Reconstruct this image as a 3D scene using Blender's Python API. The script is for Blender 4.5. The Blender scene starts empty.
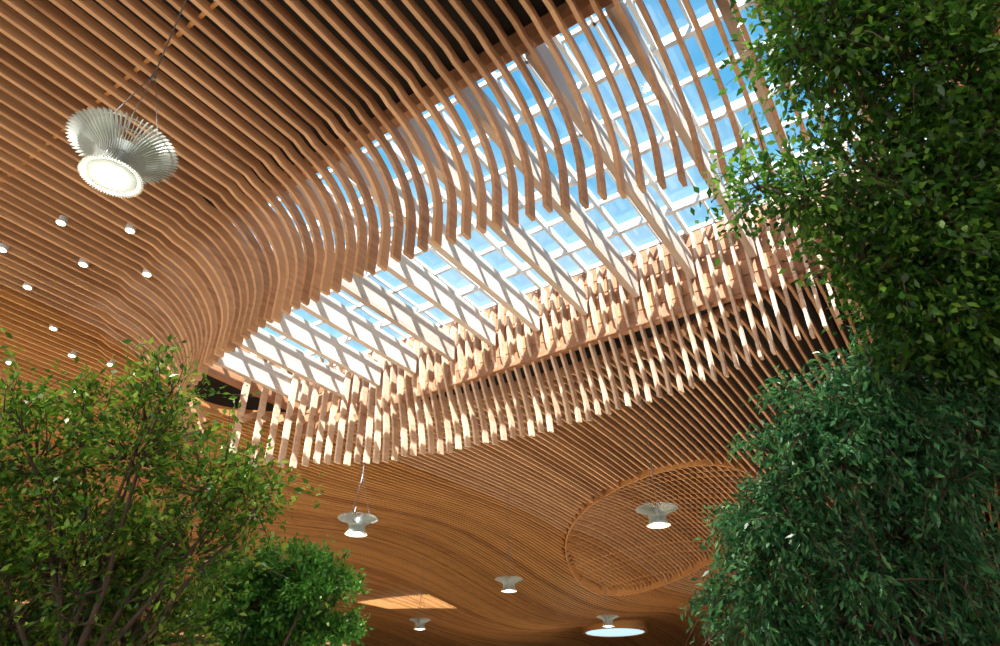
import bpy, math, random
import numpy as np
from mathutils import Vector
random.seed(4); rng=np.random.default_rng(7)
scene=bpy.context.scene
CAMZ=1.6
TH=math.radians(32.3); AZ=math.radians(34.0)
D=(math.sin(AZ),math.cos(AZ)); P=(math.cos(AZ),-math.sin(AZ))
def W(p,s,z): return (p*P[0]+s*D[0], p*P[1]+s*D[1], z)
def PS(x,y): return (x*P[0]+y*P[1], x*D[0]+y*D[1])

# ---------------- materials
def newmat(name):
    m=bpy.data.materials.new(name); m.use_nodes=True
    nt=m.node_tree; b=nt.nodes['Principled BSDF']; return m,nt,b
def wood(name,c1,c2,rough=.55,scale=1.0,isl=.6):
    m,nt,b=newmat(name); N=nt.nodes; L=nt.links
    tc=N.new('ShaderNodeTexCoord'); mp=N.new('ShaderNodeMapping'); mp.vector_type='TEXTURE'
    mp.inputs['Rotation'].default_value=(0,0,(math.pi/2-AZ))
    mp.inputs['Scale'].default_value=(3/scale,.12/scale,.12/scale)
    L.new(tc.outputs['Object'],mp.inputs['Vector'])
    no=N.new('ShaderNodeTexNoise'); no.inputs['Scale'].default_value=1.0; no.inputs['Detail'].default_value=4
    L.new(mp.outputs[0],no.inputs['Vector'])
    g=N.new('ShaderNodeNewGeometry')
    mm=N.new('ShaderNodeMath'); mm.operation='MULTIPLY_ADD'
    L.new(g.outputs['Random Per Island'],mm.inputs[0]); mm.inputs[1].default_value=isl
    L.new(no.outputs['Fac'],mm.inputs[2])
    r=N.new('ShaderNodeValToRGB'); r.color_ramp.elements[0].position=.35; r.color_ramp.elements[1].position=1.0
    r.color_ramp.elements[0].color=(*c1,1); r.color_ramp.elements[1].color=(*c2,1)
    L.new(mm.outputs[0],r.inputs['Fac']); L.new(r.outputs['Color'],b.inputs['Base Color'])
    b.inputs['Roughness'].default_value=rough
    return m
def plain(name,c,rough=.5,metal=0,emit=None,es=0):
    m,nt,b=newmat(name); N=nt.nodes;L=nt.links
    no=N.new('ShaderNodeTexNoise'); no.inputs['Scale'].default_value=3
    r=N.new('ShaderNodeValToRGB')
    r.color_ramp.elements[0].color=(*[v*.85 for v in c],1); r.color_ramp.elements[1].color=(*[min(1,v*1.12) for v in c],1)
    L.new(no.outputs['Fac'],r.inputs['Fac']); L.new(r.outputs['Color'],b.inputs['Base Color'])
    b.inputs['Roughness'].default_value=rough; b.inputs['Metallic'].default_value=metal
    if emit: b.inputs['Emission Color'].default_value=(*emit,1); b.inputs['Emission Strength'].default_value=es
    return m
M_slat=wood('fir_slats',(.33,.135,.04),(.68,.345,.12))
M_fin=wood('fir_fins',(.36,.175,.08),(.68,.40,.215))
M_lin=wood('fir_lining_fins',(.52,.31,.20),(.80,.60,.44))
M_wall=wood('fir_cladding',(.30,.13,.065),(.46,.23,.115))
M_beam=wood('glulam',(.50,.38,.31),(.70,.60,.52))
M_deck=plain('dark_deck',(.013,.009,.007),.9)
M_metal=plain('white_aluminium',(.72,.76,.80),.4,.1)
M_floor=plain('terrazzo_floor',(.46,.38,.30),.5)
M_lampfin=plain('lamp_fins',(.55,.6,.57),.4,.1)
M_cable=plain('steel_cable',(.3,.3,.3),.4,.8)
M_glow=plain('lamp_diffuser',(1,.95,.85),.5,0,(1,.92,.8),9)
M_glow2=plain('lamp_body',(.5,.58,.58),.4,0,(.8,.92,1),.12)
M_dl=plain('downlight_lens',(1,.9,.8),.5,0,(1,.80,.50),14)
M_skyd=plain('round_skylight_glass',(.6,.8,.9),.5,0,(.55,.85,1),1.0)
M_bark=plain('bark',(.12,.08,.055),.9)
M_bark2=plain('bark_reddish',(.16,.10,.07),.9)
def leafmat(name,cols,tr=.4):
    m,nt,b=newmat(name); N=nt.nodes;L=nt.links
    g=N.new('ShaderNodeNewGeometry'); r=N.new('ShaderNodeValToRGB')
    e=r.color_ramp.elements
    e[0].color=(*cols[0],1); e[1].color=(*cols[2],1); x=e.new(.55); x.color=(*cols[1],1)
    L.new(g.outputs['Random Per Island'],r.inputs['Fac'])
    L.new(r.outputs['Color'],b.inputs['Base Color']); b.inputs['Roughness'].default_value=.32
    t=N.new('ShaderNodeBsdfTranslucent'); L.new(r.outputs['Color'],t.inputs['Color'])
    mx=N.new('ShaderNodeMixShader'); mx.inputs[0].default_value=tr
    L.new(b.outputs[0],mx.inputs[1]); L.new(t.outputs[0],mx.inputs[2])
    L.new(mx.outputs[0],N['Material Output'].inputs['Surface']); return m
M_leafA=leafmat('leaf_ficus',((.03,.12,.012),(.12,.29,.025),(.40,.54,.07)))
M_leafB=leafmat('leaf_podocarpus',((.04,.19,.03),(.12,.38,.06),(.26,.54,.09)))
M_leafC=leafmat('leaf_fig',((.02,.09,.012),(.07,.22,.025),(.22,.42,.05)))
M_leafD=leafmat('leaf_yew',((.02,.13,.045),(.08,.27,.095),(.21,.47,.16)))
m=bpy.data.materials.new('skylight_glass'); m.use_nodes=True; nt=m.node_tree; nt.nodes.remove(nt.nodes['Principled BSDF'])
t=nt.nodes.new('ShaderNodeBsdfTransparent'); t.inputs[0].default_value=(.94,.99,1,1)
gl=nt.nodes.new('ShaderNodeBsdfGlossy'); gl.inputs['Roughness'].default_value=.05
mx=nt.nodes.new('ShaderNodeMixShader'); mx.inputs[0].default_value=.05
nt.links.new(t.outputs[0],mx.inputs[1]); nt.links.new(gl.outputs[0],mx.inputs[2]); nt.links.new(mx.outputs[0],nt.nodes['Material Output'].inputs[0]); M_glass=m

# ---------------- mesh helpers
class MB:
    def __init__(s): s.v=[]; s.f=[]
    def box(s,c8):
        n=len(s.v); s.v+=c8
        s.f+=[(n,n+1,n+2,n+3),(n+7,n+6,n+5,n+4),(n,n+4,n+5,n+1),(n+1,n+5,n+6,n+2),(n+2,n+6,n+7,n+3),(n+3,n+7,n+4,n)]
    def psbox(s,p0,p1,s0,s1,z0,z1):
        s.box([W(p0,s0,z0),W(p0,s1,z0),W(p1,s1,z0),W(p1,s0,z0),W(p0,s0,z1),W(p0,s1,z1),W(p1,s1,z1),W(p1,s0,z1)])
    def sweep(s,rings,closed=True):
        n=len(s.v); k=len(rings[0])
        for r in rings: s.v+=r
        for i in range(len(rings)-1):
            for j in range(k):
                a=n+i*k+j; b=n+i*k+(j+1)%k
                s.f.append((a,b,b+k,a+k))
        if closed:
            s.f.append(tuple(n+j for j in range(k))[::-1]); m=n+(len(rings)-1)*k
            s.f.append(tuple(m+j for j in range(k)))
    def tube(s,pts,rad,k=6):
        rings=[]
        for i,p in enumerate(pts):
            p=Vector(p); a=Vector(pts[max(0,i-1)]); b=Vector(pts[min(len(pts)-1,i+1)])
            t=(b-a).normalized(); u=t.cross(Vector((.3,.9,.1))).normalized(); w=t.cross(u)
            r=rad[i] if isinstance(rad,(list,tuple)) else rad
            rings.append([tuple(p+u*r*math.cos(2*math.pi*j/k)+w*r*math.sin(2*math.pi*j/k)) for j in range(k)])
        s.sweep(rings)
    def obj(s,name,mat,parent=None,smooth=False):
        me=bpy.data.meshes.new(name); me.from_pydata(s.v,[],s.f); me.update()
        o=bpy.data.objects.new(name,me); scene.collection.objects.link(o)
        me.materials.append(mat)
        if smooth:
            for p in me.polygons: p.use_smooth=True
        if parent: o.parent=parent
        return o
def empty(name,loc=(0,0,0)):
    o=bpy.data.objects.new(name,None); o.empty_display_size=.2; scene.collection.objects.link(o); return o

# ---------------- ceiling geometry
CP,CS,EA,EB=-11.0,14.8,13.0,5.6
RHO1=1.38; DROP=2.0; TIP=11.6; Z0=14.6
DOMES=[(11.3,50.5,6.3,16.0,.5,1.1)]
SP=.40; SW=.095; NB=5
WN,WF=8.3,19.0
def zbase(p,s):
    x,y,_=W(p,s,0)
    far=min(1,max(0,(y-28)/25))
    return Z0+far*(.9*math.sin(x*.16+y*.05)+.5*math.sin(y*.13+1))
def zc(p,s):
    x,y,_=W(p,s,0); z=zbase(p,s)
    for cx,cy,rx,ry,st,h in DOMES:
        r2=((x-cx)/rx)**2+((y-cy)/ry)**2
        if r2<1: z+=st+h*(1-r2)
    return z
def slatz(p,s):
    z=zc(p,s)
    rho=math.hypot((p-CP)/EA,(s-CS)/EB)
    farside=min(1,max(0,(s-CS+2)/4))   # shallower lip on the far side
    drop=DROP*(1-farside)+1.1*farside
    if rho<RHO1:
        t=min(1,(RHO1-rho)/(RHO1-1)); z-=.12+drop*(1-math.sqrt(max(0,1-t*t)))
    return z
def board(mb,p,pts,w,dep,flip=False):
    sgn=-1 if flip else 1
    rings=[]
    for i,(s,z) in enumerate(pts):
        a=pts[max(0,i-1)]; b=pts[min(len(pts)-1,i+1)]
        ts,tz=b[0]-a[0],b[1]-a[1]; l=math.hypot(ts,tz) or 1; ts/=l;tz/=l
        ns,nz=(-tz*sgn,ts*sgn)
        rings.append([W(p-w/2,s,z),W(p+w/2,s,z),W(p+w/2,s+ns*dep,z+nz*dep),W(p-w/2,s+ns*dep,z+nz*dep)])
    mb.sweep(rings)
def slat_mesh(mb,p,svals,tipz=None,w=SW,dep=.28):
    pts=[(s,slatz(p,s)) for s in svals]
    if tipz is not None:
        s,z=pts[-1]; n=5
        for i in range(1,n+1): pts.append((s,z+(tipz-z)*i/n))
    board(mb,p,pts,w,dep,svals[-1]<svals[0])
offs=[0,.01,.03,.07,.13,.2,.3,.42,.56,.72,.9,1.1,1.35,1.6,1.9,2.2,2.6,3.0,3.5,4,4.6,5.2,6]
SMIN,SMAX=-25,112
mb=MB(); mf=MB(); ml=MB()
P0=-23.0
p=P0-SP*153
while p<46:
    dp=(p-CP)/EA
    if abs(dp)<1:
        h=EB*math.sqrt(1-dp*dp); sn=CS-h; sf=CS+h
        tip=TIP+random.uniform(-.1,.1)
        near=[SMIN+.8*k for k in range(100) if SMIN+.8*k<sn-6.3]+[sn-o for o in offs[::-1]]
        slat_mesh(mf,p,near,tip)
        far=[SMAX-1.0*k for k in range(200) if SMAX-1.0*k>sf+6.5]+[sf+.05+o for o in offs[::-1]]
        slat_mesh(mf,p,far,None)
        st=min(sf-.05,WF-.08); q=sf-st
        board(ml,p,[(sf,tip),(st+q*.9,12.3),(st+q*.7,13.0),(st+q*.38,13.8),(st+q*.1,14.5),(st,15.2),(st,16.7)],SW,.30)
    else:
        sv=[];s=SMIN
        while s<=SMAX:
            sv.append(s); s+= .35 if (8<s<22 and abs(dp)<1.5) else 1.0
        slat_mesh(mb,p,sv)
    p+=SP
SKY=empty('skylight')
mb.obj('ceiling_slats',M_slat)
mf.obj('ceiling_fin_slats',M_fin)
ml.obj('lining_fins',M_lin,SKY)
md=MB()
for cx,cy,rx,ry,st,h in DOMES:
    s=15
    while s<90:
        run=[]
        for k in range(0,280):
            p=-70+k*.4; x,y,_=W(p,s,0)
            if ((x-cx)/rx)**2+((y-cy)/ry)**2<1: run.append(p)
        if len(run)>2:
            md.sweep([[W(q,s-.04,zc(q,s)+.06),W(q,s+.04,zc(q,s)+.06),W(q,s+.04,zc(q,s)+.24),W(q,s-.04,zc(q,s)+.24)] for q in run])
        s+=1.1
    rings=[]
    for k in range(97):
        a=2*math.pi*k/96; x=cx+rx*math.cos(a); y=cy+ry*math.sin(a); z=zbase(*PS(x,y))
        rings.append([(x,y,z-.03),(x+.06*math.cos(a),y+.06*math.sin(a),z-.03),(x+.06*math.cos(a),y+.06*math.sin(a),z+.8),(x,y,z+.8)])
    md.sweep(rings,False)
md.obj('ceiling_dome_lattice',M_slat)
mt=MB()
for s in (3.6,):
    q=[-84+1.0*k for k in range(120)]
    mt.sweep([[W(a,s-.04,slatz(a,s)+.16),W(a,s+.04,slatz(a,s)+.16),W(a,s+.04,slatz(a,s)+.24),W(a,s-.04,slatz(a,s)+.24)] for a in q])
mt.obj('ceiling_cross_batten',M_slat)
# deck
WELL=(-24.0,3.0,WN,WF); WELL2=(-56,-46,55,60)
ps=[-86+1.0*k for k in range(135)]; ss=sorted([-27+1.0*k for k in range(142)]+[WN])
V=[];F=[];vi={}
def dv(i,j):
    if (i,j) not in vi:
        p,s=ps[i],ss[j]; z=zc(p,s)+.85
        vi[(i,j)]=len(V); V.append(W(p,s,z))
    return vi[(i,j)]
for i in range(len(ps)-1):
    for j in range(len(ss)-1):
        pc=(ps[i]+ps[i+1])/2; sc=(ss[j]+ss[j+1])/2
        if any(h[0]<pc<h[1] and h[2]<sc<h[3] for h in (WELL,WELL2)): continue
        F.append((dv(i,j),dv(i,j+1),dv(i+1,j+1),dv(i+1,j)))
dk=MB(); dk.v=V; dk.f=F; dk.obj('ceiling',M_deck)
GZ=17.0
w=MB()
w.psbox(WELL[0],WELL[1],WF,WF+.25,13.9,GZ); w.psbox(WELL[0],WELL[1],WN-.25,WN,14.9,GZ)
w.psbox(WELL[0]-.25,WELL[0],WN-.25,WF+.25,14.9,GZ); w.psbox(WELL[1],WELL[1]+.25,WN-.25,WF+.25,14.9,GZ)
for k in range(5):
    w.psbox(WELL[0],WELL[1],WF-.03,WF,13.92+.62*k,14.48+.62*k)
w.obj('well_cladding',M_wall,SKY)
bm=MB(); p=P0+SP/2
while p<3:
    bm.psbox(p-.11,p+.11,WN,18.5,14.75,15.75); p+=SP*NB
bm.obj('glulam_beams',M_beam,SKY)
mu=MB(); p=P0+SP/2
while p<=WELL[1]+.01:
    mu.psbox(p-.06,p+.06,WN,WF,GZ-.1,GZ+.2); p+=SP*NB
    if p<3: mu.psbox(p-SP*NB/2-.035,p-SP*NB/2+.035,WN,WF,GZ,GZ+.15)
s=WN+.05; k=0
while s<=WF:
    w2=.07 if k%2==0 else .05
    mu.psbox(WELL[0],WELL[1],s-w2,s+w2,GZ-(.15 if k%2==0 else 0),GZ+.18); s+=1.52; k+=1
mu.obj('mullions',M_metal,SKY)
g=MB(); g.psbox(*WELL,GZ+.2,GZ+.22); g.obj('window_skylight',M_glass)

f=MB(); f.psbox(-300,300,-300,300,-.2,0); f.obj('floor',M_floor)
f=MB(); f.psbox(-90,50,114,114.4,0,17.5); f.obj('wall_back',M_wall)
f=MB(); f.psbox(-87,-86.5,-27,114,0,17.5); f.obj('wall_left',M_wall)

# ---------------- lamps
def pendant(x,y,z,top):
    e=empty('pendant_lamp'); e.location=(x,y,z)
    mb=MB(); n=64
    prof=[(.80,.34),(.65,.30),(.50,.22),(.37,.10),(.32,-.03),(.34,-.16),(.40,-.28),(.45,-.33)]
    for i in range(n):
        a=2*math.pi*i/n; c,s=math.cos(a),math.sin(a); tx,ty=-s*.006,c*.006
        rings=[]
        for j,(r,h) in enumerate(prof):
            d=.09 if j<7 else .05
            ri=r-d
            dz=.05 if j<3 else 0
            rings.append([(r*c+tx,r*s+ty,h-dz),(r*c-tx,r*s-ty,h-dz),(ri*c-tx,ri*s-ty,h+dz*.2),(ri*c+tx,ri*s+ty,h+dz*.2)])
        mb.sweep(rings)
    for (r,h,t) in ((.66,.335,.012),(.5,.26,.012),(.40,-.31,.02),(.29,.0,.02)):
        mb.tube([(r*math.cos(2*math.pi*k/48),r*math.sin(2*math.pi*k/48),h) for k in range(49)],t,6)
    mb.obj('radial_fins',M_lampfin,e)
    b=MB(); k=40
    rings=[[ (r*math.cos(2*math.pi*j/k),r*math.sin(2*math.pi*j/k),h) for j in range(k)] for r,h in ((.20,.3),(.22,.1),(.25,-.1),(.34,-.29),(.34,-.31))]
    b.sweep(rings); b.obj('reflector_body',M_glow2,e,True)
    b=MB(); b.sweep([[ (r*math.cos(2*math.pi*j/k),r*math.sin(2*math.pi*j/k),h) for j in range(k)] for r,h in ((.25,-.312),(.25,-.335))]); b.obj('diffuser',M_glow,e)
    b=MB()
    for i in range(3):
        a=2*math.pi*i/3+.4; b.tube([(.5*math.cos(a),.5*math.sin(a),.28),(0.03*math.cos(a),0.03*math.sin(a),2.0)],.009,5)
    b.tube([(0,0,1.95),(0,0,2.1)],.04,8)
    b.tube([(0,0,2.0),(0,0,top-z)],.014,5); b.obj('suspension_cables',M_cable,e)
    l=bpy.data.lights.new('lamp_light','POINT'); l.energy=70; l.color=(1,.85,.65); l.shadow_soft_size=.25
    lo=bpy.data.objects.new('lamp_light',l); scene.collection.objects.link(lo); lo.parent=e; lo.location=(0,0,-.6)
for x,y,z in ((-5.85,7.4,9.2),(-5.65,26.8,9.05),(5.9,25.2,8.95),(.5,39.4,9.3),(-5.8,53,9.25),(7.7,52,9.3)):
    pendant(x,y,z,slatz(*PS(x,y))+.02)
dl=MB(); dr=MB()
for x,y in ((-12.8,15.05),(-10.95,15.4),(-13.2,17.05),(-11.3,17.4),(-15.7,18.3),(-16.3,20.9),(-15.4,23.4),(-16.7,22.9),(-15.3,16.3),(-14.6,24.0),(-18.5,19.6),(-19.5,23.5),(-18.2,26.0)):
    z=slatz(*PS(x,y))-.05; k=16
    dl.sweep([[(x+r*math.cos(2*math.pi*j/k),y+r*math.sin(2*math.pi*j/k),h) for j in range(k)] for r,h in ((.11,z+.04),(.11,z))])
    dr.sweep([[(x+r*math.cos(2*math.pi*j/k),y+r*math.sin(2*math.pi*j/k),h) for j in range(k)] for r,h in ((.145,z+.2),(.145,z+.01))])
de=empty('ceiling_downlights'); dl.obj('lenses',M_dl,de); dr.obj('housings',M_metal,de)
x0,y0=15.4,98.5; k=48; z=slatz(*PS(x0,y0))-1.1
b=MB(); b.sweep([[(x0+r*math.cos(2*math.pi*j/k),y0+r*math.sin(2*math.pi*j/k),h) for j in range(k)] for r,h in ((3.9,z+.1),(3.9,z+.05))])
re=empty('ceiling_round_skylight'); b.obj('glass',M_skyd,re)
b=MB(); b.sweep([[(x0+r*math.cos(2*math.pi*j/k),y0+r*math.sin(2*math.pi*j/k),h) for j in range(k)] for r,h in ((4.3,z+1.6),(4.3,z),(3.9,z),(3.9,z+.05))],False); b.obj('drum',M_slat,re)

# ---------------- trees
def tree(name,base,stems,blobs,leafmat,bark,leaf=(.08,.035),twigs=60,per=30,droop=.2,tw=.35,trunk_r=.12,spread=.07,up=.6,ex=1.6,bare=0):
    e=empty(name); mb=MB(); base=Vector(base)
    C=[];DR=[]
    joints=[]
    for k in range(stems):
        a=2*math.pi*k/stems+.5; joints.append(base+Vector((.25*math.cos(a),.25*math.sin(a),0))*(1 if stems>1 else 0))
    for bi,(c,r) in enumerate(blobs):
        c=Vector(c); r=Vector(r) if not isinstance(r,(int,float)) else Vector((r,r,r*.85))
        j=joints[bi%stems]
        pts=[];rad=[]
        for q in range(9):
            t=q/8; pt=j.lerp(c,t); pt.z=j.z+(c.z-j.z)*(t**.8)
            hx=t**ex
            pt.x=j.x+(c.x-j.x)*hx; pt.y=j.y+(c.y-j.y)*hx
            if 0<q<8: pt+=Vector((random.uniform(-1,1),random.uniform(-1,1),0))*.06
            pts.append(tuple(pt)); rad.append(trunk_r*(1-.8*t))
        mb.tube(pts,rad,7)
        vol=(r.x*r.y*r.z)**(1/3)
        for q in range(int(bare*vol)):
            a0=Vector(pts[random.randint(4,8)]); dd=(Vector(rng.normal(size=3))+Vector((0,-.5,.5))).normalized(); ln=r.x*random.uniform(.9,1.5)
            a1=a0+dd*ln*.5+Vector(rng.normal(size=3))*.08; a2=a0+dd*ln+Vector(rng.normal(size=3))*.12
            mb.tube([tuple(a0),tuple(a1),tuple(a2)],[.022,.013,.004],5)
            for _ in range(3):
                b0=a1.lerp(a2,random.random()); b1=b0+(dd+Vector(rng.normal(size=3))*.7).normalized()*.35
                mb.tube([tuple(b0),tuple(b1)],[.008,.003],4)
        n=int(twigs*vol*vol*4)
        for q in range(n):
            d=Vector(rng.normal(size=3)); d.normalize()
            rr=random.uniform(.25,1)**.5
            st=c+Vector((d.x*r.x,d.y*r.y,d.z*r.z))*rr*.75
            dd=(d+Vector((0,0,up))*random.random()-Vector((0,0,droop))*random.random()*2+Vector(rng.normal(size=3))*.35).normalized()
            ln=tw*random.choice((.6,.8,1.0,1.2,1.9))
            mid=st+dd*ln*.5; en=st+dd*ln-Vector((0,0,droop*ln*.8))
            if q%3==0:
                inner=c+(st-c)*.35+Vector((0,0,-.1)); mb.tube([tuple(inner),tuple(st+Vector((0,0,-.03))),tuple(mid),tuple(en)],[.018,.010,.006,.003],4)
            elif q%2==0: mb.tube([tuple(st),tuple(mid),tuple(en)],[.007,.005,.003],3)
            for _ in range(per):
                t=random.random(); pt=(st.lerp(mid,t*2) if t<.5 else mid.lerp(en,t*2-1))
                C.append(pt[:]); DR.append(dd[:])
    C=np.array(C)+rng.normal(size=(len(C),3))*spread; DR=np.array(DR)
    n=len(C); dirs=DR*.8+rng.normal(size=(n,3))*.7; dirs[:,2]-=droop*1.2
    dirs/=np.linalg.norm(dirs,axis=1)[:,None]
    nn=rng.normal(size=(n,3))*.6; nn[:,2]+=.8
    side=np.cross(dirs,nn); side/=np.linalg.norm(side,axis=1)[:,None]+1e-9
    sc=rng.uniform(.6,1.25,n)[:,None]; l,w_=leaf
    nrm=np.cross(side,dirs)
    V=np.empty((n,4,3)); V[:,0]=C; V[:,1]=C+dirs*l*sc*.45+side*w_*sc*.5+nrm*l*.06; V[:,2]=C+dirs*l*sc-nrm*l*.08; V[:,3]=C+dirs*l*sc*.45-side*w_*sc*.5+nrm*l*.06
    me=bpy.data.meshes.new('foliage'); me.vertices.add(n*4); me.vertices.foreach_set('co',V.reshape(-1))
    me.loops.add(n*4); me.loops.foreach_set('vertex_index',np.arange(n*4,dtype=np.int32))
    me.polygons.add(n); me.polygons.foreach_set('loop_start',np.arange(0,n*4,4,dtype=np.int32))
    me.update(calc_edges=True); me.materials.append(leafmat)
    o=bpy.data.objects.new('foliage',me); scene.collection.objects.link(o); o.parent=e
    mb.obj('trunk_and_branches',bark,e,True)
    return e
tree('ficus_tree',(-5.3,9.4,0),4,[((-6.1,8.5,4.9),.8),((-4.85,8.5,4.95),.68),((-3.8,8.75,4.6),.58),((-4.5,8.2,5.7),.36),((-5.6,9.3,3.7),1.15),((-4.1,9.2,3.85),.75),((-6.6,9.6,3.1),1.1),((-4.9,9.8,2.8),1.0),((-7.0,8.6,4.3),.9),((-5.6,8.3,5.5),.34),((-3.35,8.7,4.55),.38),((-6.4,10.2,2.3),1.0),((-6.4,8.1,5.35),.32),((-3.2,8.8,4.3),.32),((-4.75,8.3,5.35),.35)],
  M_leafA,M_bark,(.115,.055),50,17,.1,.52,.06,.08,1.1,1.6,5)
tree('podocarpus_tree',(-3.7,11.8,0),3,[((-3.4,11.36,4.15),(.75,.6,.22)),((-2.75,11.5,3.9),(.5,.5,.18)),((-4.25,11.5,3.95),(.7,.6,.22)),((-3.75,11.9,3.3),(1.1,.8,.26)),((-4.6,12,3.4),(.7,.6,.22)),((-2.7,11.9,3.25),(.5,.5,.18)),((-3.7,12,2.6),(1.1,.8,.35)),((-3.7,11.5,3.6),(.8,.6,.2)),((-3.0,11.2,3.7),(.4,.4,.15)),((-4.0,12.1,3.8),(.8,.5,.25))],
  M_leafB,M_bark2,(.10,.045),145,24,.15,.20,.06,.05,.4)
tree('fig_tree',(7.2,6.4,0),3,[((3.95,4.95,8.7),.8),((5.1,5.1,8.5),1.1),((4.3,5.8,7.4),.72),((3.65,5.9,7.25),.48),((5.2,6.0,7.1),1.0),((4.8,6.36,6.5),.75),((5.6,6.5,6.2),.9),((4.9,4.6,9.6),1.1),((6.1,5.6,7.8),1.2),((3.1,5.9,7.25),.33),((5.3,6.8,6.4),.8),((5.75,6.7,5.9),.8),((3.8,4.5,9.4),.6),((3.45,4.9,8.5),.35),((4.2,6.3,6.5),.4),((5.0,6.5,5.8),.5)],
  M_leafC,M_bark,(.125,.062),58,17,.25,.42,.08,.10,.3,4.0)
tree('yew_tree',(5.2,9.4,0),3,[((4.4,7.85,5.0),.68),((3.75,8.0,4.8),.46),((3.5,8.75,3.7),.6),((3.3,9.1,3.0),.55),((5.1,8.7,3.8),1.05),((5.8,7.8,5.2),1.05),((4.2,9.3,2.6),.9),((5.6,9.2,2.6),1.0),((3.6,8.5,4.35),.42),
   ((4.5,7.5,5.6),.38),((3.8,7.7,5.3),.34),((3.2,9.0,4.15),.32),((3.05,9.5,3.35),.34),((3.6,8.24,4.0),.38),((4.05,7.6,4.45),.38),((4.8,7.4,4.9),.42),((4.2,8.3,3.3),.4),((5.2,7.6,4.3),.45),((3.45,8.1,4.85),.24),((4.9,7.4,5.6),.4)],
  M_leafD,M_bark2,(.125,.04),84,22,.45,.36,.08,.05,.1,2.2,6)

# ---------------- lights
wd=bpy.data.worlds.new('sky'); scene.world=wd; wd.use_nodes=True; nt=wd.node_tree; N=nt.nodes; L=nt.links
bg=N['Background']; tc=N.new('ShaderNodeTexCoord'); sx=N.new('ShaderNodeSeparateXYZ'); L.new(tc.outputs['Generated'],sx.inputs[0])
r=N.new('ShaderNodeValToRGB'); e=r.color_ramp.elements
e[0].position=0;e[0].color=(1,.95,.9,1); e[1].position=1; e[1].color=(.08,.36,.75,1)
x=e.new(.3); x.color=(.45,.77,1,1); x=e.new(.7); x.color=(.14,.50,.82,1)
L.new(sx.outputs['Z'],r.inputs[0])
no=N.new('ShaderNodeTexNoise'); no.inputs['Scale'].default_value=3.0; no.inputs['Detail'].default_value=6; L.new(tc.outputs['Generated'],no.inputs['Vector'])
cr=N.new('ShaderNodeValToRGB'); cr.color_ramp.elements[0].position=.48; cr.color_ramp.elements[1].position=.82
cr.color_ramp.elements[1].color=(.8,.8,.8,1)
L.new(no.outputs['Fac'],cr.inputs[0])
mx=N.new('ShaderNodeMixRGB'); mx.inputs[2].default_value=(.9,.95,1,1); L.new(cr.outputs[0],mx.inputs[0]); L.new(r.outputs[0],mx.inputs[1]); L.new(mx.outputs[0],bg.inputs[0])
bg.inputs[1].default_value=1.2
sl=bpy.data.lights.new('sun','SUN'); sl.energy=16; sl.angle=.012; sl.color=(1,.97,.94)
so=bpy.data.objects.new('sun',sl); scene.collection.objects.link(so)
v=Vector(W(.55,-.92,1.0)); so.rotation_euler=v.to_track_quat('Z','Y').to_euler(); so.location=W(0,0,40)
def up(x,y,z,E,rad=.6):  # added upward fill that brightens the ceiling, no fixture modelled
    l=bpy.data.lights.new('upward_fill','SPOT'); l.energy=E; l.spot_size=math.radians(160); l.spot_blend=.6; l.shadow_soft_size=rad; l.color=(1,.82,.58)
    o=bpy.data.objects.new('upward_fill',l); scene.collection.objects.link(o); o.location=(x,y,z); o.rotation_euler=(math.pi,0,0)
for x,y,E in ((-15,4,2300),(0,15,1500),(-14,22,2200),(9,26,2500),(-8,38,2700),(12,42,2900),(-28,40,2700),(0,60,2700),(-30,64,2700),(24,62,2700),(10,84,4200),(-30,90,2800)):
    up(x,y,.5,E)
def treefill(pos,tgt,E):  # added overhead fill aimed at the crowns to brighten the leaves
    l=bpy.data.lights.new('tree_fill','SPOT'); l.energy=E; l.spot_size=math.radians(45); l.spot_blend=.8; l.shadow_soft_size=.3; l.color=(1,.97,.88)
    o=bpy.data.objects.new('tree_fill',l); scene.collection.objects.link(o); o.location=pos
    o.rotation_euler=(Vector(pos)-Vector(tgt)).to_track_quat('Z','Y').to_euler()
treefill((-8,3.5,13.8),(-5.5,9,4),4800)
treefill((-1,7,13.8),(-3.5,11.5,3.5),3200)
treefill((1.0,5,13.8),(4.2,8.3,4.3),4800)
treefill((0,0,13.8),(4.6,5.5,8),1600)

# ---------------- camera
cd=bpy.data.cameras.new('camera'); cd.lens=674*36/1000; cd.sensor_width=36; cd.clip_end=1000
co=bpy.data.objects.new('camera',cd); scene.collection.objects.link(co); co.location=(0,0,CAMZ); co.rotation_euler=(math.pi/2+TH,0,0)
scene.camera=co
scene.view_settings.view_transform='Standard'
